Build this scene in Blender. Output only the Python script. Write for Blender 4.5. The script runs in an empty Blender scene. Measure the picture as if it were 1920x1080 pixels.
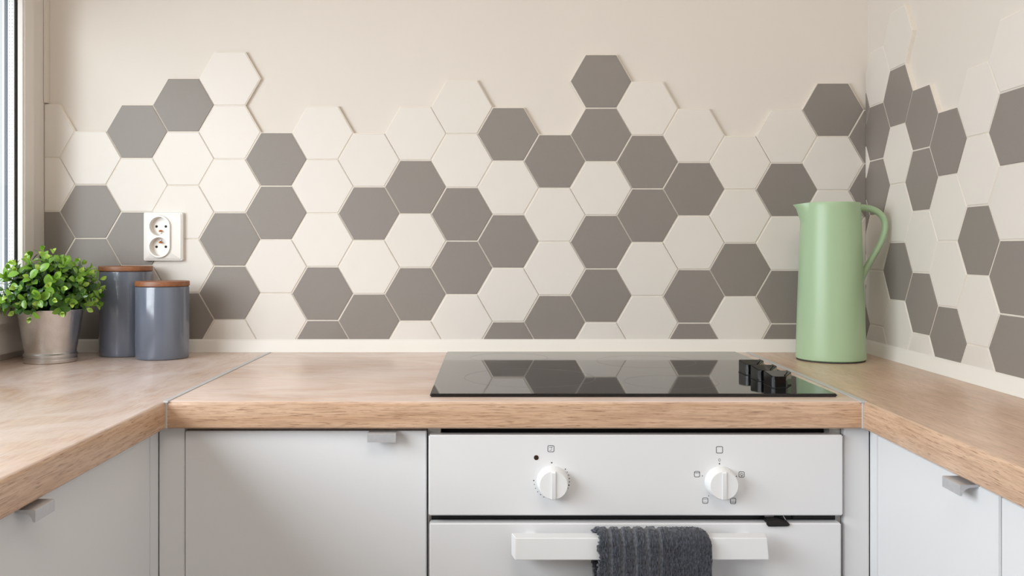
import bpy, bmesh, math, random
from mathutils import Vector, Matrix, Euler, noise
random.seed(7)
PI = math.pi
sc = bpy.context.scene
COL = sc.collection

# ------------------------------------------------------------------ camera, world, lights, exposure
# Everything is laid out in millimetres: X to the right of the lens, Z = distance in front of the lens, h = height against the lens.
DW, CZ = 1858.0, 1.1115                      # distance lens -> back wall, lens height above the floor (worktop top = 0.900 m)
def W(X, Z, h): return Vector((X/1000, (Z-DW)/1000, CZ + h/1000))

cam = bpy.data.cameras.new('camera'); camo = bpy.data.objects.new('camera', cam); COL.objects.link(camo)
camo.location = (0, -DW/1000, CZ); camo.rotation_euler = (PI/2, 0, 0)
cam.sensor_width = 36; cam.lens = 1688/1920*36
cam.shift_x = (960-915)/1920; cam.shift_y = -(540-467)/1920
cam.clip_start = 0.02
sc.camera = camo

w = bpy.data.worlds.new('daylight'); sc.world = w; w.use_nodes = True
w.node_tree.nodes['Background'].inputs[0].default_value = (0.93, 0.965, 1.0, 1)
w.node_tree.nodes['Background'].inputs[1].default_value = 1.6

def area(name, loc, aim, sx, sy, power, col):
    l = bpy.data.lights.new(name, 'AREA'); l.shape = 'RECTANGLE'; l.size = sx; l.size_y = sy
    l.energy = power; l.color = col
    o = bpy.data.objects.new(name, l); COL.objects.link(o); o.location = loc
    d = Vector(aim) - Vector(loc); o.rotation_euler = d.to_track_quat('-Z', 'Y').to_euler(); return o
# daylight through the window in the left wall
area('window_daylight', (-1.30, -1.70, 1.42), (0.5, -1.58, 1.0), 1.8, 0.85, 79, (0.93, 0.96, 1.0))
# warm fill light, added unseen behind and above the cook
area('warm_fill', (0.05, -1.9, 2.45), (0.45, -0.5, 0.9), 0.8, 0.8, 16.5, (1.0, 0.89, 0.77))
sc.view_settings.view_transform = 'Standard'; sc.view_settings.look = 'None'
sc.view_settings.gamma = 1.0; sc.view_settings.use_curve_mapping = False
sc.view_settings.exposure = -0.56

# ------------------------------------------------------------------ materials
def lin(c):
    return tuple(((v/255)/12.92 if v/255 <= .04045 else ((v/255+.055)/1.055)**2.4) for v in c) + (1,)
def newmat(name):
    m = bpy.data.materials.new(name); m.use_nodes = True
    nt = m.node_tree; return m, nt, nt.nodes['Principled BSDF']
def N(nt, t, **kw):
    n = nt.nodes.new(t)
    for k, v in kw.items(): setattr(n, k, v)
    return n
def plain(name, c, rough=.5, metal=0.0, spec=.5, var=0.0, vscale=30, bump=0.0, bscale=300, tint=0.0, coat=0.0):
    m, nt, b = newmat(name)
    b.inputs['Base Color'].default_value = lin(c); b.inputs['Roughness'].default_value = rough
    b.inputs['Metallic'].default_value = metal; b.inputs['Specular IOR Level'].default_value = spec
    b.inputs['Coat Weight'].default_value = coat; b.inputs['Coat Roughness'].default_value = .06
    tc = N(nt, 'ShaderNodeTexCoord')
    if var or tint:
        no = N(nt, 'ShaderNodeTexNoise'); no.inputs['Scale'].default_value = vscale; no.inputs['Detail'].default_value = 6
        nt.links.new(tc.outputs['Object'], no.inputs['Vector'])
        mr = N(nt, 'ShaderNodeMapRange'); mr.inputs[1].default_value = .3; mr.inputs[2].default_value = .7
        mr.inputs[3].default_value = 1-var; mr.inputs[4].default_value = 1+var
        nt.links.new(no.outputs['Fac'], mr.inputs[0])
        hs = N(nt, 'ShaderNodeHueSaturation'); hs.inputs['Color'].default_value = lin(c)
        if tint:
            oi = N(nt, 'ShaderNodeObjectInfo')
            m2 = N(nt, 'ShaderNodeMapRange'); m2.inputs[3].default_value = 1-tint; m2.inputs[4].default_value = 1+tint
            nt.links.new(oi.outputs['Random'], m2.inputs[0])
            mu = N(nt, 'ShaderNodeMath', operation='MULTIPLY')
            nt.links.new(mr.outputs[0], mu.inputs[0]); nt.links.new(m2.outputs[0], mu.inputs[1])
            nt.links.new(mu.outputs[0], hs.inputs['Value'])
        else: nt.links.new(mr.outputs[0], hs.inputs['Value'])
        nt.links.new(hs.outputs[0], b.inputs['Base Color'])
    if bump:
        n2 = N(nt, 'ShaderNodeTexNoise'); n2.inputs['Scale'].default_value = bscale; n2.inputs['Detail'].default_value = 4
        nt.links.new(tc.outputs['Object'], n2.inputs['Vector'])
        bp = N(nt, 'ShaderNodeBump'); bp.inputs['Strength'].default_value = bump; bp.inputs['Distance'].default_value = .001
        nt.links.new(n2.outputs['Fac'], bp.inputs['Height']); nt.links.new(bp.outputs[0], b.inputs['Normal'])
    return m
def wood(name, axis, light, mid, dark, rough=.42, flame=0.35, seed=0.0, worn_sheen=0.0):
    """oak laminate: fine pores and broad figure running along `axis`"""
    m, nt, b = newmat(name); L = nt.links.new
    tc = N(nt, 'ShaderNodeTexCoord')
    def mapped(along, across, off=0):
        mp = N(nt, 'ShaderNodeMapping'); s = [across]*3; s[axis] = along
        mp.inputs['Scale'].default_value = s; mp.inputs['Location'].default_value = (seed+off, seed*.7, off*1.3)
        L(tc.outputs['Object'], mp.inputs['Vector']); return mp
    def nz(along, across, detail=5, off=0, dist=0.0, r=.6):
        mp = mapped(along, across, off); n = N(nt, 'ShaderNodeTexNoise'); n.inputs['Scale'].default_value = 1
        n.inputs['Detail'].default_value = detail; n.inputs['Distortion'].default_value = dist; n.inputs['Roughness'].default_value = r
        L(mp.outputs[0], n.inputs['Vector']); return n
    broad = nz(1.6, 16, 4, 0, 1.2); fine = nz(16, 380, 5, 3, .3, .7); pore = nz(42, 900, 3, 5, .2)
    fig = nz(2.2, 9, 2, 9, 0.3)
    # cathedral figure: rings cut out of a smooth noise field
    mul = N(nt, 'ShaderNodeMath', operation='MULTIPLY'); mul.inputs[1].default_value = 34
    L(fig.outputs['Fac'], mul.inputs[0])
    sn = N(nt, 'ShaderNodeMath', operation='SINE'); L(mul.outputs[0], sn.inputs[0])
    snr = N(nt, 'ShaderNodeMapRange'); snr.inputs[1].default_value = -1; snr.inputs[2].default_value = 1
    snr.inputs[3].default_value = 0; snr.inputs[4].default_value = flame; L(sn.outputs[0], snr.inputs[0])
    r1 = N(nt, 'ShaderNodeValToRGB'); r1.color_ramp.elements[0].color = lin(mid); r1.color_ramp.elements[1].color = lin(light)
    r1.color_ramp.elements[0].position = .36; r1.color_ramp.elements[1].position = .64
    L(broad.outputs['Fac'], r1.inputs[0])
    def mix(facsock, a, c2, blend='MIX'):
        mx = N(nt, 'ShaderNodeMix', data_type='RGBA', blend_type=blend)
        L(facsock, mx.inputs[0]); L(a, mx.inputs[6]); mx.inputs[7].default_value = c2; return mx.outputs[2]
    def rng(sock, a, b_, c_, d_):
        mr = N(nt, 'ShaderNodeMapRange'); 
        for i, v in enumerate((a, b_, c_, d_)): mr.inputs[i+1].default_value = v
        L(sock, mr.inputs[0]); return mr.outputs[0]
    c1 = mix(snr.outputs[0], r1.outputs[0], lin(mid))
    c2 = mix(rng(fine.outputs['Fac'], .45, .72, 0, .55), c1, lin(dark))
    c3 = mix(rng(fine.outputs['Fac'], .47, .30, 0, .45), c2, lin(light))
    c4 = mix(rng(pore.outputs['Fac'], .56, .68, 0, .8), c3, lin(dark))
    if worn_sheen:                                     # pale smudgy wear, with sheen painted into the colour of upward faces
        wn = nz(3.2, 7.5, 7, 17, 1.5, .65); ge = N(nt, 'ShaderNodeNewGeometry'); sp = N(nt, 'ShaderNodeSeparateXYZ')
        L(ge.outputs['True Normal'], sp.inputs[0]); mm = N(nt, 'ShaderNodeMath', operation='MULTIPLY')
        L(rng(wn.outputs['Fac'], .30, .70, .25*worn_sheen, worn_sheen), mm.inputs[0]); L(rng(sp.outputs['Z'], .5, .95, 0, 1), mm.inputs[1])
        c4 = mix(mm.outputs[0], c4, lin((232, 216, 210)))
    L(c4, b.inputs['Base Color'])
    b.inputs['Roughness'].default_value = rough; b.inputs['Specular IOR Level'].default_value = .85
    bp = N(nt, 'ShaderNodeBump'); bp.inputs['Strength'].default_value = .25; bp.inputs['Distance'].default_value = .0006
    L(fine.outputs['Fac'], bp.inputs['Height']); L(bp.outputs[0], b.inputs['Normal'])
    return m

OAK_L, OAK_M, OAK_D = (218, 184, 156), (199, 161, 130), (138, 102, 76)
M = {}
M['wall'] = plain('painted_wall', (223, 216, 208), .85, var=.012, vscale=4, bump=.15, bscale=220)
M['ceil'] = plain('ceiling_paint', (240, 238, 234), .9, var=.01, vscale=5)
M['floor'] = wood('floor_laminate', 1, (128, 108, 90), (108, 90, 72), (78, 60, 46), .45)
M['grout'] = plain('grout', (232, 224, 213), .9, var=.03, vscale=60, bump=.4, bscale=500)
M['tile_w'] = plain('white_tile', (226, 220, 213), .5, var=.008, vscale=25, bump=.10, bscale=420, tint=.012)
M['tile_g'] = plain('grey_tile', (139, 132, 126), .50, var=.03, vscale=600, bump=.15, bscale=700, tint=.025)
M['trim'] = plain('white_trim', (236, 231, 224), .4, var=.01, vscale=15)
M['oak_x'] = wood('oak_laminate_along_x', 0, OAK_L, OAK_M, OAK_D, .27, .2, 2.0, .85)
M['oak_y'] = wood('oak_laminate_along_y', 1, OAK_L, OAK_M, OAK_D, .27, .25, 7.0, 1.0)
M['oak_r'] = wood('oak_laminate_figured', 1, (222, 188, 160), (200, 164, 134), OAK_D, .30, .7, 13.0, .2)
M['alu'] = plain('brushed_aluminium', (205, 205, 208), .45, .55, var=.04, vscale=200)
M['strip'] = plain('joint_strip_metal', (204, 205, 206), .45, .3, var=.03, vscale=120)
M['front'] = plain('white_cabinet_front', (229, 229, 231), .45, var=.004, vscale=300, bump=.05, bscale=900)
M['carcass'] = plain('white_melamine', (214, 212, 208), .6, var=.01)
M['oven_w'] = plain('white_enamel', (231, 231, 233), .28, var=.003, coat=.2)
M['knob_w'] = plain('white_plastic', (236, 236, 237), .35, var=.003)
M['black'] = plain('black_enamel', (14, 14, 16), .5, var=.02)
M['print'] = plain('dark_print', (58, 60, 72), .6, var=.02)
M['amber'] = plain('amber_lens', (70, 34, 8), .2, var=.02)
M['steel'] = plain('steel', (150, 145, 140), .35, 1.0, var=.04)
M['ring'] = plain('hob_ring_print', (120, 116, 112), .35, var=.02)
M['hobknob'] = plain('gloss_black_plastic', (4, 4, 5), .08, spec=.22, var=.02)
M['jug'] = plain('green_plastic', (168, 195, 158), .36, var=.006, vscale=60, bump=.06, bscale=900)
M['rubber'] = plain('dark_rubber', (50, 52, 50), .7, var=.02)
M['pvc'] = plain('white_pvc', (226, 220, 214), .35, var=.006)
M['gasket'] = plain('black_gasket', (26, 22, 22), .7, var=.02)
M['spacer'] = plain('spacer_bar', (214, 214, 210), .5, .3, var=.02)
M['gasket2'] = plain('grey_gasket', (112, 120, 132), .7, var=.02)
M['ceramic'] = plain('blue_grey_glaze', (106, 113, 128), .16, var=.03, vscale=25, coat=.5)
M['lidwood'] = wood('lid_wood', 0, (158, 100, 56), (136, 80, 42), (100, 56, 28), .5, .3, 4.0)
M['zinc'] = plain('galvanised_metal', (214, 211, 209), .31, 1.0, var=.06, vscale=55, bump=.35, bscale=260)
M['soil'] = plain('dark_soil', (24, 22, 16), .95, var=.3, vscale=200, bump=.8, bscale=300)
M['stem'] = plain('green_stem', (70, 104, 34), .55, var=.1, vscale=90)
M['socket'] = plain('socket_plastic', (238, 235, 230), .30, var=.004)
M['hole'] = plain('dark_hole', (34, 26, 22), .8, var=.02)
M['copper'] = plain('brass_pin', (196, 128, 84), .3, 1.0, var=.04)
M['wire'] = plain('copper_wire', (150, 84, 60), .5, var=.05)

m, nt, b = newmat('hob_glass')
b.inputs['Base Color'].default_value = (.006, .006, .007, 1); b.inputs['Roughness'].default_value = .035
b.inputs['IOR'].default_value = 1.52
no = N(nt, 'ShaderNodeTexNoise'); no.inputs['Scale'].default_value = 9
mr = N(nt, 'ShaderNodeMapRange'); mr.inputs[3].default_value = .025; mr.inputs[4].default_value = .06
nt.links.new(no.outputs['Fac'], mr.inputs[0]); nt.links.new(mr.outputs[0], b.inputs['Roughness'])
M['hob'] = m
# window pane: clear sheet, mostly transmitting with a weak mirror reflection
m, nt, b = newmat('window_glass')
tr = N(nt, 'ShaderNodeBsdfTransparent'); gl = N(nt, 'ShaderNodeBsdfGlossy'); gl.inputs['Roughness'].default_value = .01
lw = N(nt, 'ShaderNodeLayerWeight'); lw.inputs[0].default_value = .5; pw = N(nt, 'ShaderNodeMath', operation='POWER'); pw.inputs[1].default_value = 4
nt.links.new(lw.outputs['Facing'], pw.inputs[0]); fr = N(nt, 'ShaderNodeMath', operation='MULTIPLY_ADD'); fr.inputs[1].default_value = .35; fr.inputs[2].default_value = .02; nt.links.new(pw.outputs[0], fr.inputs[0]); mx = N(nt, 'ShaderNodeMixShader')
tr.inputs[0].default_value = (.97, .98, .98, 1)
nt.links.new(fr.outputs[0], mx.inputs[0]); nt.links.new(tr.outputs[0], mx.inputs[1]); nt.links.new(gl.outputs[0], mx.inputs[2])
nt.links.new(mx.outputs[0], nt.nodes['Material Output'].inputs['Surface'])
M['glass'] = m
def leafmat(name, c, tl):
    m, nt, b = newmat(name)
    b.inputs['Roughness'].default_value = .3; b.inputs['Coat Weight'].default_value = .35; b.inputs['Coat Roughness'].default_value = .2
    tc = N(nt, 'ShaderNodeTexCoord'); no = N(nt, 'ShaderNodeTexNoise'); no.inputs['Scale'].default_value = 60
    nt.links.new(tc.outputs['Object'], no.inputs['Vector'])
    hs = N(nt, 'ShaderNodeHueSaturation'); hs.inputs['Color'].default_value = lin(c)
    oi = N(nt, 'ShaderNodeObjectInfo'); ad = N(nt, 'ShaderNodeMath', operation='ADD')
    nt.links.new(oi.outputs['Random'], ad.inputs[0]); nt.links.new(no.outputs['Fac'], ad.inputs[1])
    mr = N(nt, 'ShaderNodeMapRange'); mr.inputs[1].default_value = .2; mr.inputs[2].default_value = 1.8
    mr.inputs[3].default_value = .72; mr.inputs[4].default_value = 1.28
    nt.links.new(ad.outputs[0], mr.inputs[0]); nt.links.new(mr.outputs[0], hs.inputs['Value'])
    nt.links.new(hs.outputs[0], b.inputs['Base Color'])
    tl_ = N(nt, 'ShaderNodeBsdfTranslucent'); nt.links.new(hs.outputs[0], tl_.inputs[0])
    mx = N(nt, 'ShaderNodeMixShader'); mx.inputs[0].default_value = tl
    nt.links.new(b.outputs[0], mx.inputs[1]); nt.links.new(tl_.outputs[0], mx.inputs[2])
    nt.links.new(mx.outputs[0], nt.nodes['Material Output'].inputs['Surface'])
    return m
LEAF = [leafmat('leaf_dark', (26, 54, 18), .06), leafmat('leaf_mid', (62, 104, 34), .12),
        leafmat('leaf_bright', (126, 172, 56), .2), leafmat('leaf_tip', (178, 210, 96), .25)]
m, nt, b = newmat('terry_cloth')
b.inputs['Roughness'].default_value = .95; b.inputs['Sheen Weight'].default_value = .35
at = N(nt, 'ShaderNodeAttribute'); at.attribute_name = 'band'
mx = N(nt, 'ShaderNodeMix', data_type='RGBA'); mx.inputs[6].default_value = lin((62, 65, 74)); mx.inputs[7].default_value = lin((88, 91, 98))
nt.links.new(at.outputs['Fac'], mx.inputs[0])
tc = N(nt, 'ShaderNodeTexCoord'); no = N(nt, 'ShaderNodeTexNoise'); no.inputs['Scale'].default_value = 1; no.inputs['Detail'].default_value = 3
mp = N(nt, 'ShaderNodeMapping'); mp.inputs['Scale'].default_value = (620, 300, 230); nt.links.new(tc.outputs['Object'], mp.inputs['Vector'])
nt.links.new(mp.outputs[0], no.inputs['Vector'])
hs = N(nt, 'ShaderNodeHueSaturation'); mr = N(nt, 'ShaderNodeMapRange'); mr.inputs[1].default_value = .3; mr.inputs[2].default_value = .7
mr.inputs[3].default_value = .35; mr.inputs[4].default_value = 1.55
nt.links.new(no.outputs['Fac'], mr.inputs[0]); nt.links.new(mr.outputs[0], hs.inputs['Value'])
nt.links.new(mx.outputs[2], hs.inputs['Color']); nt.links.new(hs.outputs[0], b.inputs['Base Color'])
M['terry'] = m

# ------------------------------------------------------------------ mesh helpers (geometry collected in world metres)
class G:
    def __init__(s): s.v = []; s.f = []
    def add(s, vs, fs):
        o = len(s.v); s.v += [Vector(p) for p in vs]; s.f += [[i+o for i in f] for f in fs]; return s
    def bm(s, bm):
        bm.verts.index_update()
        s.add([v.co.copy() for v in bm.verts], [[v.index for v in f.verts] for f in bm.faces]); bm.free(); return s
    def box(s, a, b, bev=0.0, seg=2, fn=None):
        """a, b: two opposite corners as world Vectors"""
        bm = bmesh.new(); bmesh.ops.create_cube(bm, size=1)
        for v in bm.verts:
            for i in range(3): v.co[i] = (a[i]+b[i])/2 + v.co[i]*abs(b[i]-a[i])
        if bev: bmesh.ops.bevel(bm, geom=bm.edges[:], offset=bev, segments=seg, affect='EDGES', clamp_overlap=True)
        if fn:
            for v in bm.verts: v.co = fn(v.co)
        return s.bm(bm)
    def prism(s, pts, e, bev=0.0):
        """closed outline of world points extruded by e"""
        bm = bmesh.new(); vs = [bm.verts.new(p) for p in pts]; f = bm.faces.new(vs)
        r = bmesh.ops.extrude_face_region(bm, geom=[f])
        bmesh.ops.translate(bm, vec=e, verts=[g for g in r['geom'] if isinstance(g, bmesh.types.BMVert)])
        bmesh.ops.recalc_face_normals(bm, faces=bm.faces[:])
        if bev: bmesh.ops.bevel(bm, geom=bm.edges[:], offset=bev, segments=2, affect='EDGES', clamp_overlap=True)
        return s.bm(bm)
    def lathe(s, prof, c, n=64, axis='Z', warp=None):
        """prof: (radius, height) in metres around centre c"""
        vs = []; fs = []
        for r, h in prof:
            for k in range(n):
                a = 2*PI*k/n
                p = Vector((r*math.cos(a), r*math.sin(a), h))
                if warp: p = warp(p, a)
                if axis == '-Y': p = Vector((p.x, -p.z, p.y))
                vs.append(p + c)
        for i in range(len(prof)-1):
            for k in range(n):
                k2 = (k+1) % n; fs.append([i*n+k, i*n+k2, (i+1)*n+k2, (i+1)*n+k])
        if prof[0][0] > 1e-6: fs.append(list(range(n))[::-1])
        if prof[-1][0] > 1e-6: fs.append([(len(prof)-1)*n+k for k in range(n)])
        return s.add(vs, fs)
    def tube(s, pts, rad, n=12, flat=1.0, up=Vector((0, 1, 0))):
        vs = []; fs = []; m_ = len(pts)
        for i, p in enumerate(pts):
            t = (pts[min(i+1, m_-1)] - pts[max(i-1, 0)]).normalized()
            a = up - t*up.dot(t); a = a.normalized() if a.length > 1e-5 else t.orthogonal().normalized()
            b_ = t.cross(a); r = rad[i] if isinstance(rad, (list, tuple)) else rad
            for k in range(n):
                q = 2*PI*k/n; vs.append(p + a*math.cos(q)*r + b_*math.sin(q)*r*flat)
        for i in range(m_-1):
            for k in range(n): fs.append([i*n+k, i*n+(k+1) % n, (i+1)*n+(k+1) % n, (i+1)*n+k])
        fs.append(list(range(n))[::-1]); fs.append([(m_-1)*n+k for k in range(n)])
        return s.add(vs, fs)
def mesh(name, g, mat, origin, smooth=True, ang=35):
    me = bpy.data.meshes.new(name)
    me.from_pydata([p-origin for p in g.v], [], g.f); me.materials.append(mat)
    bm = bmesh.new(); bm.from_mesh(me); bmesh.ops.recalc_face_normals(bm, faces=bm.faces[:]); bm.to_mesh(me); bm.free()
    if smooth:
        me.polygons.foreach_set('use_smooth', [True]*len(me.polygons)); me.set_sharp_from_angle(angle=math.radians(ang))
    me.update(); return me
ORI = {}
def origin_of(o):
    return ORI[o.name]
def part(name, g, mat, parent, **kw):
    """a mesh part (or sub-part) of a thing; origin at its parent's base"""
    org = origin_of(parent); o = bpy.data.objects.new(name, mesh(name, g, mat, org, **kw)); COL.objects.link(o)
    o.parent = parent; ORI[o.name] = org; return o
def tag(o, label, cat, group=None):
    o['label'] = label; o['category'] = cat
    if group: o['group'] = group
    return o
def thing(name, label, cat, base, group=None):
    o = bpy.data.objects.new(name, None); COL.objects.link(o); o.location = base; ORI[o.name] = Vector(base)
    o.empty_display_size = .05
    return tag(o, label, cat, group)
def single(name, g, mat, base, label, cat, group=None, **kw):
    o = bpy.data.objects.new(name, mesh(name, g, mat, Vector(base), **kw)); COL.objects.link(o); o.location = base
    ORI[o.name] = Vector(base); return tag(o, label, cat, group)
def struct(name, g, mat, **kw):
    o = bpy.data.objects.new(name, mesh(name, g, mat, Vector((0, 0, 0)), **kw)); COL.objects.link(o)
    ORI[o.name] = Vector((0, 0, 0)); o['kind'] = 'structure'; return o

SK = 0.018                                     # the right wall and its run stand about one degree off square
def sk(p): return Vector((p.x + p.y*SK, p.y, p.z))
H_TOP, H_BOT, H_FLOOR = -211.5, -249.5, -1111.5   # worktop top / underside, floor
WX, WR = -912.0, 784.0                          # left and right walls at the back corner
ZB = -2300                                      # end of the room behind the lens

# ------------------------------------------------------------------ room shell
g = G().box(W(-985, 1858, H_FLOOR), W(1000, 1958, 1500)); wall_back = struct('wall_back', g, M['wall'])
g = G().box(W(WR, 1960, H_FLOOR), W(WR+120, ZB, 1500), fn=sk); wall_right = struct('wall_right', g, M['wall'])
g = G().box(W(-1150, ZB, H_FLOOR), W(1000, ZB-100, 1500)); struct('wall_front', g, M['wall'])
g = G().box(W(-1150, 1958, H_FLOOR), W(1000, ZB-100, H_FLOOR-60)); struct('floor', g, M['floor'])
g = G().box(W(-1150, 1958, 1500), W(1000, ZB-100, 1560)); struct('ceiling', g, M['ceil'])
# left wall around the window opening
OZ0, OZ1, OH0, OH1 = 1848, -1150, -199, 600
g = G()
g.box(W(-985, 1858, H_FLOOR), W(-924, ZB, OH0))
g.box(W(-985, 1858, OH1), W(WX+4, ZB, 1500))
g.box(W(-985, OZ1, OH0), W(WX+4, ZB, OH1))
g.box(W(-985, 1858, OH0), W(WX, OZ0, OH1))
struct('wall_left', g, M['wall'])

# plastered corner bead above the first tile
g = G().box(W(-912, 1858, 300), W(-905, 1846, 1500), .001); struct('trim_3', g, M['wall'])

# ------------------------------------------------------------------ window in the left wall
win = bpy.data.objects.new('window_1', None); COL.objects.link(win); win['kind'] = 'structure'; win.location = W(WX, 1848, OH0); ORI['window_1'] = Vector(win.location)
def ringbox(g, z0, z1, h0, h1, x0, x1, wd, bev=.0015):
    g.box(W(x0, z0, h0), W(x1, z0-wd, h1), bev); g.box(W(x0, z1+wd, h0), W(x1, z1, h1), bev)
    g.box(W(x0, z0-wd, h0), W(x1, z1+wd, h0+wd), bev); g.box(W(x0, z0-wd, h1-wd), W(x1, z1+wd, h1), bev)
    return g
part('window_frame', ringbox(G(), OZ0, OZ1, OH0, OH1, -958, WX, 74), M['pvc'], win)
sash = part('sash', ringbox(G(), 1786, OZ1+62, OH0+60, OH1-62, -938, -900, 38), M['pvc'], win)
zi0, zi1, hi0, hi1 = 1748, OZ1+100, OH0+98, OH1-100
part('glazing_bead', ringbox(G(), zi0+.5, zi1-.5, hi0-.5, hi1+.5, -913, -902, 3, .001), M['pvc'], win)
part('gasket', ringbox(G(), zi0, zi1, hi0, hi1, -915.5, -912.5, 5, .001), M['gasket'], win)
part('spacer_bar', ringbox(G(), zi0, zi1, hi0, hi1, -929, -916.4, 7, .0005), M['spacer'], win)
part('outer_gasket', ringbox(G(), zi0, zi1, hi0, hi1, -936, -929.3, 7, .001), M['gasket2'], win)
for x in (-915.6, -936.2):
    part('pane', G().box(W(x-.4, zi0, hi0), W(x, zi1, hi1)), M['glass'], win)
g = G()
for i in range(150):                            # perforation of the spacer bar
    h = hi0+12+i*7
    if h < hi1-10: g.box(W(-925.9, zi0-6.9, h), W(-924.9, zi0-7.3, h+1.6)); g.box(W(-920.5, zi0-6.9, h), W(-919.5, zi0-7.3, h+1.6))
part('spacer_perforation', g, M['gasket2'], win)['kind'] = 'stuff'
g = G().box(W(-985, 1848, OH0-30), W(-926, OZ1, OH0-.5)); part('window_ledge', g, M['gasket2'], win)

# ------------------------------------------------------------------ hexagonal tiles
PIT = 110.1; COLP = PIT*math.sqrt(3)/2
def hexpts(cx, cz, across):
    R = across/math.sqrt(3); return [(cx+R*math.cos(PI/3*k), cz+R*math.sin(PI/3*k)) for k in range(6)]
def clip(poly, keep):
    for nx, nz, d in keep:                      # keeps nx*x+nz*z >= d
        out = []
        for i in range(len(poly)):
            p, q = poly[i], poly[(i+1) % len(poly)]
            a = nx*p[0]+nz*p[1]-d; b_ = nx*q[0]+nz*q[1]-d
            if a >= 0: out.append(p)
            if (a >= 0) != (b_ >= 0):
                t = a/(a-b_); out.append((p[0]+(q[0]-p[0])*t, p[1]+(q[1]-p[1])*t))
        poly = out
        if len(poly) < 3: return []
    return poly
def area2(p): return abs(sum(p[i][0]*p[(i+1) % len(p)][1]-p[(i+1) % len(p)][0]*p[i][1] for i in range(len(p))))/2
def tile_mesh(poly, mat, th=6.0, bev=.9):
    """outline in mm (x, z) -> tile with a bevelled face towards -y, back at y=0"""
    cx = sum(p[0] for p in poly)/len(poly); cz = sum(p[1] for p in poly)/len(poly)
    vs = []; n = len(poly)
    for y, ins in ((0, 0), (-(th-bev*.8), 0), (-(th-bev*.25), bev*.35), (-th, bev)):
        for x, z in poly:
            d = math.hypot(x-cx, z-cz) or 1; k = 1-ins*1.15/d
            vs.append(Vector(((cx+(x-cx)*k)/1000, y/1000, (cz+(z-cz)*k)/1000)))
    fs = []
    for r in range(3):
        for i in range(n): fs.append([r*n+i, r*n+(i+1) % n, (r+1)*n+(i+1) % n, (r+1)*n+i])
    fs.append([3*n+i for i in range(n)]); fs.append(list(range(n))[::-1])
    g = G(); g.v = vs; g.f = fs
    return mesh('tile', g, mat, Vector((0, 0, 0)), ang=20)
FULL = {}
for k in 'WG': FULL[k] = tile_mesh(hexpts(0, 0, PIT-2.7), M['tile_w' if k == 'W' else 'tile_g'], 8.6)
def lay(parent, cols, place, bounds, rot, gy):
    grout = G()
    for cx, top, pat in cols:
        for k, ch in enumerate(pat):
            cz = top - PIT/2 - PIT*k
            full = hexpts(cx, cz, PIT-2.7); cut = clip(full, bounds)
            if len(cut) < 3 or area2(cut) < 25: continue
            if area2(cut) > area2(full)-1: me = FULL[ch]; lx, lz = cx, cz
            else: me = tile_mesh([(x-cx, z-cz) for x, z in cut], M['tile_w' if ch == 'W' else 'tile_g'], 8.6); lx, lz = cx, cz
            o = bpy.data.objects.new('tile', me); COL.objects.link(o); o.parent = parent
            o.location = place(lx, lz, random.uniform(-.25, .25)); o.rotation_euler = (random.uniform(-.0015, .0015), random.uniform(-.003, .003), rot+random.uniform(-.0015, .0015))
            ORI[o.name] = Vector(o.location)
            gp = clip(hexpts(cx, cz, PIT+.2), bounds)
            if len(gp) > 2:
                grout.prism([place(x, z, 0) for x, z in gp], (place(0, 0, 7.3)-place(0, 0, 0)))
    part('grout', grout, M['grout'], parent, smooth=False)
# back wall: one string per column, from its topmost tile down
C10 = (1127-915)*1849/1688
back = {-2: (1, 'WWGGWW'), -1: (1, 'WGGGW'), 0: (1, 'GWGWGW'), 1: (0, 'GWWWGW'), 2: (0, 'WWWGGWW'), 3: (1, 'GGWWW'), 4: (1, 'WWWGGW'),
        5: (1, 'WGWGW'), 6: (1, 'WGWGW'), 7: (0, 'WWGGWW'), 8: (1, 'GWGWGW'), 9: (1, 'GWWGW'), 10: (0, 'GGWGGWW'), 11: (0, 'WGGWWW'),
        12: (1, 'WGWGGW'), 13: (1, 'WWGWW'), 14: (1, 'WGWGGW'), 15: (0, 'GWWGWW'), 16: (1, 'GGWWGW')}
cols = []
for c, (s0, pat) in back.items():
    top = 405.3 - .685*(c-2) - s0*PIT - (PIT/2 if c % 2 else 0)
    cols.append((C10+(c-10)*COLP, top, pat))
lay(wall_back, cols, lambda x, z, d: W(x, 1858-d, z), [(1, 0, -911), (-1, 0, -776), (0, 1, -207)], 0, 0)
# right wall: u = distance from the back corner along the wall
dirw = Vector((-SK, -1, 0)).normalized(); nrm = Vector((-1, SK, 0)).normalized(); crn = W(WR, 1858, 0)
right = [(-34, 343, 'GWGWGW'), (62, 398, 'WGGWWW'), (158, 453, 'WGWWGW'), (254, 288, 'GGWGW'), (350, 233, 'GWWGW'), (446, 288, 'WWGWW'),
         (542, 343, 'WGWGGW'), (638, 398, 'WWGWGW'), (733, 343, 'WGGWWG'), (829, 288, 'GWWGW')]
lay(wall_right, [(u, t+.5, p) for u, t, p in right], lambda x, z, d: crn + dirw*(x/1000) + nrm*(d/1000) + Vector((0, 0, z/1000)),
    [(1, 0, 9.5), (0, 1, -207)], -PI/2-math.atan(SK), 0)

# ------------------------------------------------------------------ worktops, upstand trims, joint strips
RUN_END = 330
def profile_worktop(x_in, x_out, sgn):
    """cross-section (X, h): x_in = kitchen-side edge, x_out = wall side"""
    r = 5; pts = [(x_out, H_TOP), (x_out, H_BOT), (x_in+sgn*2, H_BOT), (x_in, H_BOT+2)]
    for k in range(5):
        a = PI/2*k/4; pts.append((x_in + sgn*(r-r*math.cos(a)), H_TOP-r+r*math.sin(a)))
    return pts
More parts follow.
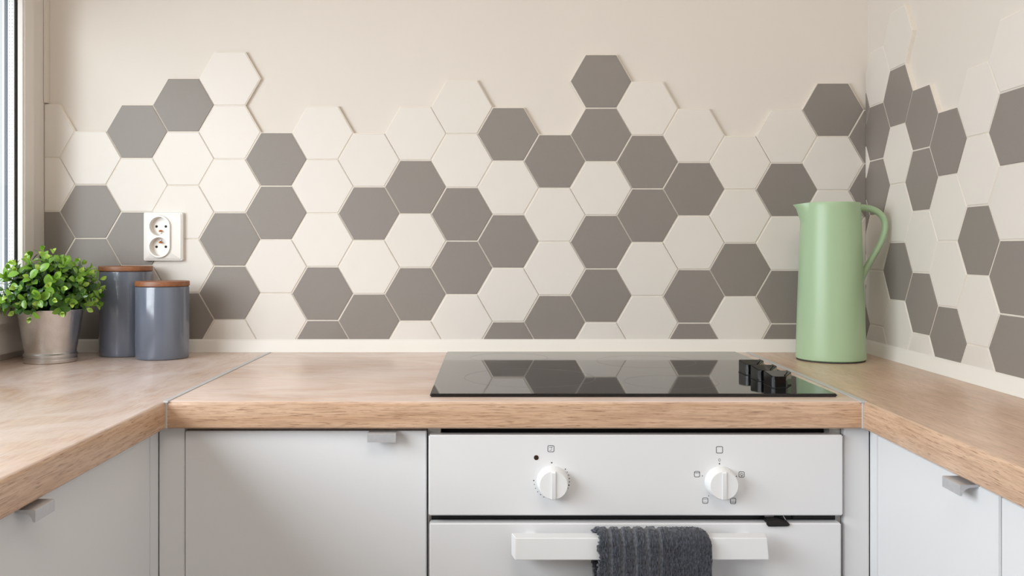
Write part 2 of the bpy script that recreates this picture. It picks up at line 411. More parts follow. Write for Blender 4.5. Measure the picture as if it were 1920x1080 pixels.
# back run (front edge at Z=1250)
EX0, EX1 = -446.5, 531
g = G(); pts = [W(EX0, 1853, H_TOP), W(EX0, 1853, H_BOT), W(EX0, 1252, H_BOT), W(EX0, 1250, H_BOT+2)]
for k in range(5):
    a = PI/2*k/4; pts.append(W(EX0, 1250+5-5*math.cos(a), H_TOP-5+5*math.sin(a)))
g.prism(pts, Vector(((EX1-EX0)/1000, 0, 0)))
for v in g.v:
    if v.x > 0.3: v.x += v.y*SK
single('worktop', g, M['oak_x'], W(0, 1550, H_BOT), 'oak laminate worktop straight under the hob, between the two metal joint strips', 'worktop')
g = G(); g.prism([W(x, 1853, h) for x, h in profile_worktop(-447.5, -923, -1)], Vector((0, -(1853-RUN_END)/1000, 0)))
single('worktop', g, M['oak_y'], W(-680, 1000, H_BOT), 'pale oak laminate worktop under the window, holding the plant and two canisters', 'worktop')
g = G(); g.prism([sk(W(x, 1853, h)) for x, h in profile_worktop(532, 782, 1)], sk(Vector((0, -(1853-RUN_END)/1000, 0))))
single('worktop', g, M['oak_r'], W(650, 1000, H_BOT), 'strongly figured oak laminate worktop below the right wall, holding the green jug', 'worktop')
def trimprof(): return [(0, H_TOP+.2), (0, -185), (9, -185), (11, -186.5), (12.5, -190), (15, -205), (17, H_TOP+.2)]
g = G(); g.prism([W(-911, 1858-d, h) for d, h in trimprof()], Vector((1.692, 0, 0)), .0); struct('trim_1', g, M['trim'])
g = G(); g.prism([crn + nrm*(d/1000) + dirw*.010 + Vector((0, 0, h/1000)) for d, h in trimprof()], dirw*1.515); struct('trim_2', g, M['trim'])
def joint(xc, f, wdt, label):
    g = G()
    fn = (lambda p: sk(p)) if f else None
    g.box(W(xc-wdt/2, 1840, H_TOP), W(xc+wdt/2, 1252, H_TOP+1.0), .0004, 1, fn=fn)
    g.box(W(xc-wdt/2, 1253, H_TOP-2), W(xc+wdt/2, 1247.5, H_TOP+.9), .0006, 2, fn=fn)
    g.box(W(xc-1.6, 1255, H_BOT+.5), W(xc+1.6, 1248.5, H_TOP), .0004, 1, fn=fn)
    single('joint_strip', g, M['strip'], W(xc, 1250, H_BOT), label, 'joint strip')
joint(-447, False, 7.5, 'thin metal joint strip in the worktop near the grey canisters')
joint(531.5, True, 9.5, 'metal joint strip in the worktop between black hob and green jug')

# ------------------------------------------------------------------ base cabinets
def pull(mk, parent, Lx):
    """aluminium edge pull; mk(u, v, h): u along the door, v out of it, both in mm"""
    prof = [(0, -1), (0, -2.2), (9, -2.6), (13.5, -4.0), (16.6, -7), (18.3, -11.5), (20.5, -11.5), (20.5, 0), (19.5, .6), (0, .6)]
    g = G(); n = len(prof); vs = [mk(0, v, h) for v, h in prof] + [mk(Lx, v, h) for v, h in prof]
    fs = [[i, (i+1) % n, n+(i+1) % n, n+i] for i in range(n)] + [list(range(n)), [n+i for i in range(n)][::-1]]
    g.add(vs, fs); o = part('handle', g, M['alu'], parent); o['label'] = 'aluminium edge pull'; return o
HD = -256
# back run, left of the oven
c = thing('base_cabinet', 'white base cabinet left of the oven with a small aluminium pull', 'cabinet', W(-270, 1284, H_FLOOR))
part('carcass', G().box(W(-461, 1850, H_BOT-1), W(-88, 1287, -1010), .0005), M['carcass'], c)
part('plinth', G().box(W(-461, 1320, -1010), W(-88, 1336, H_FLOOR)), M['front'], c)
d = part('door', G().box(W(-426, 1266, HD), W(-86.5, 1285, -1005), .0012), M['front'], c)
pull(lambda u, v, h: W(-167+u, 1266-v, HD+h), d, 39.5)
part('filler_panel', G().box(W(-463.0, 1266, -250.5), W(-427, 1285, -1005), .0012), M['front'], c)
# left run
c = thing('base_cabinet', 'white shaded base cabinet under the window-side worktop, grey pull at its top edge', 'cabinet', W(-481, 930, H_FLOOR))
part('carcass', G().box(W(-922, 1850, H_BOT-1), W(-483, 634, -1010), .0005), M['carcass'], c)
part('plinth', G().box(W(-560, 1280, -1010), W(-540, 634, H_FLOOR)), M['front'], c)
part('filler_panel', G().box(W(-482, 1265.7, -250.5), W(-463.2, 1234.1, -1005), .0006), M['front'], c)
d = part('door', G().box(W(-482, 1233.5, HD), W(-463.5, 634, -1005), .0012), M['front'], c)
pull(lambda u, v, h: W(-463.5+v, 881+u, HD+h), d, 39.5)
c = thing('base_cabinet', 'white base cabinet at the camera end of the window-side worktop', 'cabinet', W(-481, 480, H_FLOOR))
part('carcass', G().box(W(-922, 632, H_BOT-1), W(-483, RUN_END+2, -1010), .0005), M['carcass'], c)
part('door', G().box(W(-482, 631, HD), W(-463.5, RUN_END+4, -1005), .0012), M['front'], c)
# right run
c = thing('base_cabinet', 'narrow bright white cabinet in the right run, with a pull and slim corner filler', 'cabinet', sk(W(560, 1085, H_FLOOR)))
part('carcass', G().box(W(567, 1850, H_BOT-1), W(780, 933, -1010), .0005, fn=sk), M['carcass'], c)
part('plinth', G().box(W(620, 1280, -1010), W(640, 933, H_FLOOR), fn=sk), M['front'], c)
part('filler_panel', G().box(W(547.5, 1265.8, -250.5), W(566, 1240.7, -1005), .0008, fn=sk), M['front'], c)
d = part('door', G().box(W(547.5, 1239.5, HD), W(566, 934.5, -1005), .0012, fn=sk), M['front'], c)
pull(lambda u, v, h: sk(W(547.5-v, 975+u, HD+h)), d, 39.5)
c = thing('base_cabinet', 'white cabinet nearest the camera in the right run, cut off by the picture edge', 'cabinet', sk(W(560, 630, H_FLOOR)))
part('carcass', G().box(W(567, 931, H_BOT-1), W(780, RUN_END+2, -1010), .0005, fn=sk), M['carcass'], c)
part('plinth', G().box(W(620, 931, -1010), W(640, RUN_END+2, H_FLOOR), fn=sk), M['front'], c)
part('door', G().box(W(547.5, 931, HD), W(566, RUN_END+4, -1005), .0012, fn=sk), M['front'], c)
# oven housing
c = thing('oven_housing', 'white cabinet housing around the built-in oven with a filler on its right', 'cabinet', W(210, 1290, H_FLOOR))
for a_, b_ in ((-85.5, -67), (485, 501)):
    part('side_panel', G().box(W(a_, 1840, H_BOT-1), W(b_, 1279, H_FLOOR), .0005), M['carcass'], c)
part('filler_panel', G().box(W(500.5, 1266, -250.5), W(536.5, 1278, -1005), .0012), M['front'], c)
part('shelf', G().box(W(-67, 1830, -885), W(485, 1290, -903)), M['carcass'], c)

# ------------------------------------------------------------------ oven
ZO = 1256.0; S = 1688/ZO
def px(x, y, d=0.0): return W((x-915)/S, ZO-d, -(y-467)/S)      # a spot on the oven front, d mm proud of it
ov = thing('oven', 'built-in white oven with two round knobs and a bar handle', 'oven', W(206, ZO, -880))
part('body', G().box(W(-65, 1800, -252), W(483, 1296, -880), .002), M['black'], ov)
g = G().box(W(-80, 1296, -366), W(492, 1275, -500), .001)
part('door_surround', g, M['black'], ov)
cp = part('control_panel', G().box(W(-83, 1274, -259.5), W(495.5, ZO, -372), .0016, 3), M['oven_w'], ov)
od = part('oven_door', G().box(W(-82, 1274, -382.5), W(493, ZO, -870), .0016, 3), M['oven_w'], ov)
part('slot_insert', G().box(W(430, 1296, -372), W(490, 1270, -381), .001), M['gasket'], ov)
def knob(xc, h):
    b0 = W(xc, ZO, h); g = G()
    g.lathe([(.0222, 0), (.0222, .0012), (.0215, .004), (.0201, .0185), (.0190, .0200), (.0, .0201)], b0, 72, '-Y')
    k = part('knob', g, M['knob_w'], ov)
    # the raised pointer ridge across the face, running over the rim at the top
    zt = .0200; r = G(); hw = .0026
    out = [(-.0194, zt-.001), (-.0190, zt+.0014), (-.0175, zt+.0022), (.0172, zt+.0022), (.0195, zt+.0005), (.0212, .006), (.0208, .002), (.0, .010)]
    vs = []
    for sx, dx in ((-1, 0), (1, 0)):
        for v, d_ in out: vs.append(b0 + Vector((sx*hw*(1.0 if d_ > zt else 1.35), -d_, v)))
    n = len(out); fs = [list(range(n)), [n+i for i in range(n)][::-1]] + [[i, (i+1) % n, n+(i+1) % n, n+i] for i in range(n)]
    r.add(vs, fs); part('pointer', r, M['knob_w'], k)
knob(90, -324.5); knob(324.5, -325.0)
# printed symbols: strokes of ink on the panel
def stroke(g, pts, wd=.9, closed=False, d=.12):
    n = len(pts)
    for i in range(n if closed else n-1):
        p, q = Vector(pts[i]), Vector(pts[(i+1) % n]); t = q-p
        if t.length < 1e-6: continue
        t.normalize(); nn = Vector((-t.y, t.x))*wd/2; e = t*wd*.3
        a = [p-e+nn, p-e-nn, q+e-nn, q+e+nn]
        vs = [px(c_.x, c_.y, .02) for c_ in a]+[px(c_.x, c_.y, d) for c_ in a]
        g.add(vs, [[0, 1, 2, 3], [4, 5, 6, 7], [0, 1, 5, 4], [1, 2, 6, 5], [2, 3, 7, 6], [3, 0, 4, 7]])
def rrect(cx, cy, wx, wy, r=2.2):
    out = []
    for sx, sy, a0 in ((1, 1, 0), (-1, 1, 90), (-1, -1, 180), (1, -1, 270)):
        for k in range(4):
            a = math.radians(a0+30*k); out.append((cx+sx*(wx/2-r)+r*math.cos(a), cy+sy*(wy/2-r)+r*math.sin(a)))
    return out
def dot(g, x, y, r):
    n = 12; vs = [px(x+r*math.cos(2*PI*k/n), y+r*math.sin(2*PI*k/n), .02) for k in range(n)]+[px(x+r*math.cos(2*PI*k/n), y+r*math.sin(2*PI*k/n), .12) for k in range(n)]
    g.add(vs, [list(range(n)), [n+k for k in range(n)]]+[[k, (k+1) % n, n+(k+1) % n, n+k] for k in range(n)])
def sym(fn, label):
    g = G(); fn(g); o = part('printed_symbol', g, M['print'], cp, smooth=False); o['label'] = label
def f1(g):
    stroke(g, rrect(1033, 841.3, 11.6, 11.6), 1.05, True)
    stroke(g, [(1029.9, 839.6), (1030.8, 838.8), (1033.2, 838.8), (1033.9, 839.6), (1033.9, 843.6), (1033.2, 844.5), (1030.4, 844.3)], .6)
    stroke(g, [(1033.9, 839.4), (1035.8, 837.8)], .9)
sym(f1, 'boxed timer symbol')
sym(lambda g: stroke(g, rrect(1349, 843.4, 11.8, 12.2), 1.1, True), 'empty boxed square symbol')
def f0(g): stroke(g, [(1349+1.7*math.sin(a), 862.5-2.4*math.cos(a)) for a in [2*PI*k/12 for k in range(12)]], .55, True)
sym(f0, 'digit 0')
def f2(g): stroke(g, rrect(1306.9, 889, 10, 10.4), 1, True); stroke(g, [(1302.4, 886.4), (1311.4, 886.4)], .9)
sym(f2, 'boxed symbol with top line')
def f3(g):
    stroke(g, rrect(1390.6, 889.6, 10, 10.4), .95, True)
    stroke(g, [(1390.8+2.4*math.cos(a), 889.5+2.3*math.sin(a)) for a in [2*PI*k/12 for k in range(12)]], .7, True)
    stroke(g, [(1390.8, 891.5), (1390.8, 893)], 1.2)
sym(f3, 'boxed lamp symbol')
def f4(g): stroke(g, rrect(1322.3, 938.7, 10, 10.4), .95, True); stroke(g, [(1318.3, 936.4), (1326.4, 936.4)], .45); stroke(g, [(1318.3, 941.6), (1326.4, 941.6)], .45)
sym(f4, 'boxed symbol with top and bottom lines')
def f5(g): stroke(g, rrect(1374.6, 939.2, 10.2, 10.4), .95, True); stroke(g, [(1370, 941.7), (1379.2, 941.7)], .9)
sym(f5, 'boxed symbol with bottom line')
g = G()
for x, y, r in [(438, 655, 9), (445, 708, 6), (462, 760, 6), (491, 806, 6), (530, 845, 6.5), (573, 877, 6.5), (864, 501, 8.5), (890, 540, 6),
                (908, 582, 6.5), (917, 627, 8), (919, 673, 7.5), (912, 718, 9.5), (897, 757, 8.5), (881, 797, 5), (680, 414, 10.5)]:
    dot(g, 940+x/7.2, 810+y/7.2, r/7.2)
part('scale_dots', g, M['print'], cp, smooth=False)['kind'] = 'stuff'
g = G()
for x, y, r in [(532, 382, 10.5), (285, 558, 7), (777, 563, 8), (377, 847, 7), (700, 850, 6)]: dot(g, 1280+x/7.714, 820+y/7.714, r/7.714)
part('scale_dots', g, M['print'], cp, smooth=False)['kind'] = 'stuff'
g = G().lathe([(.0034, 0), (.0034, .0004), (.0026, .0007), (0, .0002)], px(1005.5, 858), 24, '-Y')
il = part('indicator_light', g, M['amber'], ov)
part('lens', G().lathe([(.0024, .0004), (.0022, .0009), (0, .0011)], px(1005.0, 858), 20, '-Y'), M['hole'], il)
# bar handle
g = G(); X0, X1 = 37, 377.5
bm = bmesh.new()
q = [W(X0, 1215, -390), W(X1-.5, 1215, -390), W(X1+2, 1215, -419.5), W(X0-.5, 1215, -420), W(X0-5, 1237, -390), W(X1+4, 1237, -390), W(X1+5, 1237, -420), W(X0-5, 1237, -420)]
vv = [bm.verts.new(p) for p in q]
for f in ((0, 1, 2, 3), (4, 5, 6, 7), (0, 1, 5, 4), (1, 2, 6, 5), (2, 3, 7, 6), (3, 0, 4, 7)): bm.faces.new([vv[i] for i in f])
bmesh.ops.recalc_face_normals(bm, faces=bm.faces[:]); bmesh.ops.bevel(bm, geom=bm.edges[:], offset=.0009, segments=2, affect='EDGES')
g.bm(bm)
for x in (52, 350): g.box(W(x, 1234, -396), W(x+14, 1258, -414), .001)
dh = part('door_handle', g, M['knob_w'], od)
# child latch in the slot above the door
g = G(); g.prism([W(x, 1268, h) for x, h in ((388, -377), (402, -375.5), (420, -382), (421, -384.5), (418, -386), (392, -386.5), (389, -386))], Vector((0, -.016, 0)), .0012)
lt = part('latch', g, M['gasket'], ov)
part('latch_bracket', G().box(W(388, 1272, -371.5), W(401, 1262, -376), .0005), M['steel'], lt)
g = G().tube([W(413, 1262, -372.5), W(416, 1258, -378)], .0006, 6); part('latch_spring', g, M['steel'], lt)

# ------------------------------------------------------------------ towel over the handle
g = G(); NX, path = 176, []
hb, ht, hf = -470, -380.5, -560
def cum():
    pts = []
    n1 = 60
    for i in range(n1): pts.append((1246.0, hb+(ht-17-hb)*i/n1))
    n2 = 46
    for i in range(n2+1):
        a = PI*i/n2; pts.append((1225+21*math.cos(a), ht-17+17*math.sin(a)))
    n3 = 170
    for i in range(1, n3+1): pts.append((1204.0-.8*math.sin(i/n3*3), ht-17+(hf-ht+17)*i/n3))
    return pts
path = cum(); NP = len(path)
strips = [163.5, 180, 196.5, 213.5, 230]
band = []; vs = []
rnd = {}
def tuft(i, j):
    k = (i, j)
    if k not in rnd: rnd[k] = random.random()
    return rnd[k]
for j, (Z, h) in enumerate(path):
    nrmv = Vector((0, path[min(j+1, NP-1)][1]-path[max(j-1, 0)][1], -(path[min(j+1, NP-1)][0]-path[max(j-1, 0)][0])))
    tz, th_ = path[min(j+1, NP-1)][0]-path[max(j-1, 0)][0], path[min(j+1, NP-1)][1]-path[max(j-1, 0)][1]
    L_ = math.hypot(tz, th_); nz_, nh_ = -abs(th_)/L_*(1 if Z < 1225 else -1), abs(tz)/L_
    s = j/NP; back_part = j < 60
    xl = 150.5 if not back_part else 144.5
    if 60 <= j < 90: xl = 144.5+6*(j-60)/30
    xr = 300.5
    for i in range(NX+1):
        u = i/NX
        xx = xl+(xr-xl)*u + noise.noise(Vector((j*.09, u*2, 3)))*1.0*(u > .9) + noise.noise(Vector((j*.5, 0, 8)))*.35*(u > .97 or u < .02)
        m_ = 0.0
        for sx in strips:
            dd = abs(xx-sx + noise.noise(Vector((j*.03, sx, 0)))*1.2); m_ = max(m_, max(0, min(1, (3.0-dd)/1.1)))
        ti, tj = int(xx/1.35), int((j + (int(xx/1.35) % 2)*1.2)/2.6)
        amp = (tuft(ti, tj)*1.7 + .8*math.sin(PI*((xx/1.35) % 1))) * (1-m_) - m_*.9
        # soft folds and the rounded right shoulder
        amp += 1.2*noise.noise(Vector((xx*.03, j*.012, 1)))
        drop = 0.0
        if xx > 278: drop = ((xx-278)/22.5)**2.2*8
        hh = h - drop*max(0, 1-abs(h-ht)/28)
        edge = max(0, (xx-(xr-5))/5); zin = 0; amp -= edge**2*4
        zi_ = Z + nz_*amp + zin + (1.2*math.sin(xx*.05+.6) if Z < 1225 else 0)
        vs.append(W(xx, min(zi_, 1252), hh+nh_*amp)); band.append(m_)
fs = [[j*(NX+1)+i, j*(NX+1)+i+1, (j+1)*(NX+1)+i+1, (j+1)*(NX+1)+i] for j in range(NP-1) for i in range(NX)]
g.add(vs, fs)
tw = single('towel', g, M['terry'], W(225, 1225, -560), 'dark grey ribbed terry towel folded over the white oven handle', 'towel', ang=80)
at = tw.data.attributes.new('band', 'FLOAT', 'POINT'); at.data.foreach_set('value', band)
md = tw.modifiers.new('thickness', 'SOLIDIFY'); md.thickness = .006; md.offset = -1 if False else 1
# recalculated normals decide which side is out; thickness always goes towards the bar
nm = sum((p.normal for p in tw.data.polygons if p.center.y < -.01 and abs(p.normal.y) > .5), Vector()); md.offset = -1 if nm.y < 0 else 1

# ------------------------------------------------------------------ hob
hb_ = thing('hob', 'black glass induction hob with faint rings set into the worktop', 'hob', W(208, 1550, H_TOP))
part('glass_plate', G().box(W(-83, 1815, H_TOP+.2), W(499, 1285, -206.5), .0016, 3), M['hob'], hb_)
def ring(X, Z, r):
    g = G(); n = 96; vs = []
    for rr, hh in ((r-.55, -206.5), (r-.55, -206.42), (r, -206.42), (r, -206.5)):
        for k in range(n): a = 2*PI*k/n; vs.append(W(X+rr*math.cos(a), Z+rr*math.sin(a), hh))
    fs = [[i*n+k, i*n+(k+1) % n, (i+1)*n+(k+1) % n, (i+1)*n+k] for i in range(3) for k in range(n)]
    g.add(vs, fs); part('cooking_zone_ring', g, M['ring'], hb_)
ring(67, 1449, 105); ring(40, 1712, 73); ring(290, 1655, 90); ring(285, 1400, 72)
for Z in (1492, 1424, 1356):
    X = 440; g = G()
    pl = [(-19, 20), (16, 20), (20, 16), (20, 9), (2, -20), (-14, -21), (-18, -17)]
    outline = []
    for (x, y) in pl: outline.append(W(X+x, Z+y, -206.2))
    g.prism(outline, Vector((0, 0, .0195)), .0008)
    for v in g.v:                                # the top face falls towards the cook
        if v.z > W(0, 0, -195).z: v.z += (v.y - (Z-DW)/1000)*.09 - .0006
    k = part('knob', g, M['hobknob'], hb_)
    g = G().prism([W(X+x*1.03, Z+y*1.03, -206.4) for x, y in pl], Vector((0, 0, .0012)), .0004); part('collar', g, M['black'], k)
    g = G().prism([W(X+x, Z+y, -186.7+y*.09) for x, y in ((14.5, 17), (16.5, 15), (3, -14), (1.5, -13.5))], Vector((0, 0, .0009)), .0003); part('pointer_mark', g, M['hobknob'], k)

# ------------------------------------------------------------------ green jug
JX, JZ = 654.5, 1720
jb = W(JX, JZ, H_TOP)
jug = thing('jug', 'tall pale green jug with a looped handle and short spout', 'jug', jb)
part('base_ring', G().lathe([(.0605, 0), (.0620, .0004), (.0620, .0022), (.055, .0026)], jb, 80), M['rubber'], jug)
def spout(p, a):
    """pull the rim out into a lip towards -x"""
    z = p.z; t = max(0, (z-.262)/(.299-.262)); da = abs(a-PI)
    wv = max(0, 1-da/.50); wv = wv*wv*(3-2*wv); k = (t**1.7)*wv*.0175
    r = math.hypot(p.x, p.y) or 1
    lipz = -.0035*wv*max(0, (z-.28)/.02)
    return Vector((p.x+k*p.x/r*1.0, p.y+k*p.y/r, z+lipz))
prof = [(.0615, .0024), (.0634, .0040), (.0636, .008)]
for i in range(1, 41):
    t = i/40; prof.append((.0636-.0098*(t**1.08), .008+(.2985-.008)*t))
prof += [(.0534, .2995), (.0522, .2990), (.0518, .296), (.0516, .250), (.0516, .235), (0, .234)]
part('body', G().lathe(prof, jb, 128, warp=lambda p, a: spout(p, a)), M['jug'], jug)
def J(x, y): return W((x-915)*JZ/1688, JZ, -(y-467)*JZ/1688)
ctl = [J(1604, 389), J(1618, 389.5), J(1632, 391.5), J(1645, 397), J(1655, 407), J(1659.3, 420), J(1658, 436), J(1651, 456), J(1641, 474), J(1631, 491), J(1622, 508), J(1616, 524), J(1613.5, 538), J(1612, 548)]
def cr(P, n=6):
    out = []
    for i in range(len(P)-1):
        p0, p1, p2, p3 = P[max(i-1, 0)], P[i], P[i+1], P[min(i+2, len(P)-1)]
        for k in range(n):
            t = k/n; out.append(.5*((2*p1)+(p2-p0)*t+(2*p0-5*p1+4*p2-p3)*t*t+(3*p1-p0-3*p2+p3)*t**3))
    return out+[P[-1]]
hp = cr(ctl); nH = len(hp)
rad = [.0072 - .0012*math.sin(PI*i/nH) if i < nH*.75 else .0066-.004*((i-nH*.75)/(nH*.25)) for i in range(nH)]
part('handle', G().tube(hp, rad, 18, .95), M['jug'], jug)

# ------------------------------------------------------------------ canisters
def canister(X, Z, r, H, label):
    b0 = W(X, Z, H_TOP); t = thing('canister', label, 'canister', b0, 'lidded ceramic canisters'); R = r/1000; h = H/1000
    part('body', G().lathe([(R*.93, 0), (R*.975, .0012), (R*.995, .004), (R, .009), (R, h-.0125), (R*.992, h-.0108), (R*.96, h-.0100), (0, h-.010)], b0, 96), M['ceramic'], t)
    ld = part('lid', G().lathe([(R*.90, h-.0099), (R*.99, h-.0097), (R*1.012, h-.0085), (R*1.012, h-.0018), (R*1.0, h-.0004), (R*.98, h), (0, h)], b0, 96), M['lidwood'], t)
    ld['label'] = 'round brown wooden lid'
canister(-725, 1802, 50.5, 177.5, 'taller blue-grey ceramic canister with wooden lid, half behind the plant')
canister(-633.5, 1752, 50.0, 149.5, 'shorter blue-grey ceramic canister with wooden lid, in front of the taller one')

# ------------------------------------------------------------------ double socket on the tiles
sX, sH = -664, 25.5; ZT = 1858-8.6
so = thing('wall_socket', 'white double wall socket on the tiles above the canisters', 'socket', W(sX, ZT, sH-50))
# capsule insert with two round wells
def capsule(r, hd, n=28, x0=0): return [(x0+r*math.cos(a), hd+r*math.sin(a)) for a in [PI*k/n for k in range(n+1)]] + [(x0+r*math.cos(a), -hd+r*math.sin(a)) for a in [PI+PI*k/n for k in range(n+1)]]
def holed(name, steps, zh):
    bm = bmesh.new(); prev = None
    def rr(hw, hh, r, Z):
        out = []
        for sx, sy, a0 in ((1, 1, 0), (-1, 1, 90), (-1, -1, 180), (1, -1, 270)):
            for k in range(6):
                a = math.radians(a0+18*k); out.append(bm.verts.new(W(sX+sx*(hw-r)+r*math.cos(a), Z, sH+sy*(hh-r)+r*math.sin(a))))
        return out
    for hw, hh, r, Z in steps:
        cur = rr(hw, hh, r, Z); n = len(cur)
        if prev:
            for i in range(n): bm.faces.new((prev[i], prev[(i+1) % n], cur[(i+1) % n], cur[i]))
        prev = cur
    hole = [bm.verts.new(W(sX-6+x, zh, sH+z)) for x, z in capsule(22.2, 20.8)]
    ed = []
    for lp in (prev, hole):
        for i in range(len(lp)):
            e = bm.edges.get((lp[i], lp[(i+1) % len(lp)])); ed.append(e or bm.edges.new((lp[i], lp[(i+1) % len(lp)])))
    bmesh.ops.triangle_fill(bm, use_beauty=True, edges=ed)
    return part(name, G().bm(bm), M['socket'], so)
holed('frame', [(40, 49.5, 3, ZT+.3), (40, 49.5, 3, ZT-8.2), (39.2, 48.7, 2.6, ZT-9.5)], ZT-9.5)
holed('cover_plate', [(37.5, 47, 2.2, ZT-9), (37.5, 47, 2.2, ZT-10.6), (36.4, 45.9, 1.8, ZT-11.6)], ZT-13.2)
cX = sX-6.0; zf = ZT-17.5; wr = 19.2
bm = bmesh.new(); edges = []
def loop(pts, Z):
    v = [bm.verts.new(W(cX+x, Z, sH+z)) for x, z in pts]; return v
def loope(v): return [bm.edges.new((v[i], v[(i+1) % len(v)])) for i in range(len(v))]
oc = loop(capsule(22.0, 20.8), zf); oe = loope(oc)
holes = []
for sgn in (1, -1):
    hl = loop([(wr*math.cos(2*PI*k/48), sgn*20.8+wr*math.sin(2*PI*k/48)) for k in range(48)], zf); holes.append((sgn, hl)); oe += loope(hl)
bmesh.ops.triangle_fill(bm, use_beauty=True, edges=oe)
ob = loop(capsule(22.6, 20.8), zf+1.0); oz = loop(capsule(23.2, 20.8), ZT-10.5)
for A, B in ((oc, ob), (ob, oz)):
    for i in range(len(A)): bm.faces.new((A[i], A[(i+1) % len(A)], B[(i+1) % len(A)], B[i]))
for sgn, hl in holes:
    dn = loop([(wr*.96*math.cos(2*PI*k/48), sgn*20.8+wr*.96*math.sin(2*PI*k/48)) for k in range(48)], zf+14)
    for i in range(48): bm.faces.new((hl[i], hl[(i+1) % 48], dn[(i+1) % 48], dn[i]))
    bm.faces.new(dn)
ins = part('insert', G().bm(bm), M['socket'], so)
for sgn in (1, -1):
    cz = sH+sgn*20.8
    for dx in (-9.5, 9.5):
        part('contact_hole', G().lathe([(.0026, 0), (.0026, .0004), (0, .0005)], W(cX+dx, zf+14, cz), 20, '-Y'), M['hole'], ins)
    part('earth_pin', G().lathe([(.0024, 0), (.0024, .009), (.0018, .0105), (0, .011)], W(cX, zf+14, cz-sgn*9.2), 16, '-Y'), M['copper'], ins)
    part('screw', G().lathe([(.0018, 0), (.0018, .001), (0, .0012)], W(cX, zf+14, cz-sgn*13.5), 12, '-Y'), M['steel'], ins)

# ------------------------------------------------------------------ loose wire at the right corner
g = G().tube(cr([W(770.5, 1836, -184), W(768, 1833, -183), W(764, 1829, -187), W(761, 1826, -196), W(757, 1824, -206), W(753, 1822, -210.3)], 4), .0006, 6)
single('wire', g, M['wire'], W(757, 1824, -211), 'short thin brown wire end poking out at the corner behind the jug', 'wire')

# ------------------------------------------------------------------ potted plant
PX, PZ = -823, 1694
pb = W(PX, PZ, H_TOP)
pt = thing('potted_plant', 'leafy green plant in a galvanised metal pot beside the window', 'plant', pb)
pot = part('pot', G().lathe([(.044, 0), (.0462, .0008), (.0468, .003), (.0466, .008), (.0452, .0095), (.0452, .0108), (.0470, .0120), (.0470, .0155), (.0448, .0180), (.0445, .021),
        (.0468, .032), (.0508, .058), (.0552, .086), (.0572, .0955), (.0584, .0975), (.0584, .0990), (.0570, .0990), (.0560, .096), (.0540, .084), (0, .083)], pb, 96), M['zinc'], pt)
part('soil', G().lathe([(.0538, .0832), (.0535, .087), (.03, .090), (0, .091)], pb, 48), M['soil'], pt, smooth=True)
def leafmesh(name, mat, L=.0135, wd=.0088, cup=.0016, bend=.0022):
    rows = [(0, .10), (.14, .52), (.34, .90), (.58, 1.0), (.80, .74), (.94, .36), (1.0, .04)]
    vs = []; fs = []
    for t, k in rows:
        zc = bend*math.sin(t*PI*.5)*-1+.0016*t*4*(1-t)
        for s_ in (-1, 0, 1): vs.append(Vector((s_*k*wd/2, t*L, zc + cup*abs(s_)*k)))
    for i in range(len(rows)-1):
        for j in range(2): a = i*3+j; fs.append([a, a+1, a+4, a+3])
    me = bpy.data.meshes.new(name); me.from_pydata(vs, [], fs); me.materials.append(mat)
    me.polygons.foreach_set('use_smooth', [True]*len(me.polygons)); return me
LM = [[leafmesh('leaf', m_, .0135*s_, .0096*s_) for s_ in (.9, 1.22, 1.6)] for m_ in LEAF]
rg = random.Random(21); leaves = []; stems = []
CH = -92                                        # height of the middle of the leaf ball
def blocked(p):
    X, Z, h = p.x*1000, p.y*1000+DW, (p.z-CZ)*1000
    if X < -903 : return True
    if math.hypot(X+725, Z-1802) < 60 and h < -28: return True
    if math.hypot(X-PX, Z-PZ) < 62 and h < -112: return True
    return False
NS = 92
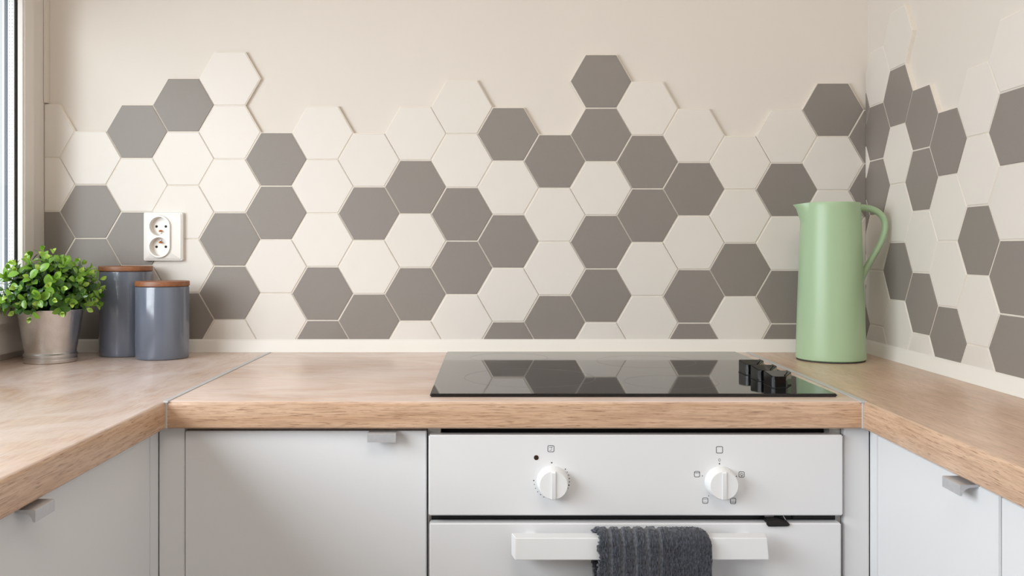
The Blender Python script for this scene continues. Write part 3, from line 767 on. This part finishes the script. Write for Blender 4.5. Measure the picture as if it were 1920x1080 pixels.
for s_ in range(NS):
    u = (s_+.5)/NS; ph = s_*2.39996
    el = math.asin(max(-1, min(1, 1-1.34*u)))       # from straight up to a little below level
    rx = 98*rg.uniform(.86, 1.05); rz = 86*rg.uniform(.85, 1.05); rh = 84*rg.uniform(.82, 1.10)
    end = W(PX+rx*math.cos(el)*math.cos(ph)-2, PZ-8+rz*math.cos(el)*math.sin(ph), CH+rh*math.sin(el) + (10 if rg.random() < .12 else 0))
    st = W(PX+24*math.cos(el)*math.cos(ph), PZ+24*math.cos(el)*math.sin(ph), H_TOP+87)
    mid = (st+end)/2 + Vector((0, 0, .022*math.cos(el)+.01))
    P = [((1-t)**2)*st+2*(1-t)*t*mid+t*t*end for t in [k/9 for k in range(10)]]
    stems.append(P)
    Lt = sum((P[i+1]-P[i]).length for i in range(9)); npair = max(4, int(Lt*.72/.0105))
    tw_ = rg.uniform(0, PI)
    for k in range(npair):
        t = 1-k*(.72/npair); i = min(8, int(t*9)); f = t*9-i; pos = P[i]*(1-f)+P[i+1]*f; tg = (P[i+1]-P[i]).normalized()
        a0 = tg.orthogonal().normalized(); rot = Matrix.Rotation(tw_+k*PI/2, 3, tg)
        for sd in (1, -1):
            side = (rot @ a0)*sd
            opn = .30 if k == 0 else rg.uniform(.75, 1.25)
            dr = (tg*math.cos(opn)+side*math.sin(opn) + Vector((rg.uniform(-.2, .2), rg.uniform(-.2, .2), rg.uniform(-.15, .25)))).normalized()
            up = (tg - dr*tg.dot(dr)); up = up.normalized() if up.length > .05 else side
            xa = dr.cross(up).normalized(); up = xa.cross(dr)
            if blocked(pos) or blocked(pos+dr*.0135): continue
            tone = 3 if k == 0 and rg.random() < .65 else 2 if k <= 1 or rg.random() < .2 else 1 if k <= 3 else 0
            if el < .25 and tone > 1 and rg.random() < .5: tone = 1  # low sprigs turn mid green more often, shade put into the leaf colour
            size = 0 if k == 0 else rg.choice((0, 1, 1, 2))
            R = Matrix((xa, dr, up)).transposed()
            leaves.append((pos, R, tone, size))
camp = Vector(camo.location)
leaves.sort(key=lambda l: (l[0]-camp).length - .0000*l[2])
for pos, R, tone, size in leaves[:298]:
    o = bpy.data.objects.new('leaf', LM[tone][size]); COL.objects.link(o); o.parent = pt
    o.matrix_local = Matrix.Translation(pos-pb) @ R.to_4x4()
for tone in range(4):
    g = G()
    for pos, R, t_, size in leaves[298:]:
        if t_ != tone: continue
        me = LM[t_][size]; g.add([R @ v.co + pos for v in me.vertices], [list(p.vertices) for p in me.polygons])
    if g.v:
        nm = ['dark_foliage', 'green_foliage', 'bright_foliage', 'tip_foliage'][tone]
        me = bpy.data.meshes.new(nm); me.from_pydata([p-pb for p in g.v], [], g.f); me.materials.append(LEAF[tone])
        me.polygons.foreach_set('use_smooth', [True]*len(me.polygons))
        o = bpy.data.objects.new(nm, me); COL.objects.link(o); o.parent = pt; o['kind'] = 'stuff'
for P in stems:
    part('stem', G().tube(P, [.0011-.0006*i/9 for i in range(10)], 5), M['stem'], pt)
print('leaves', len(leaves))
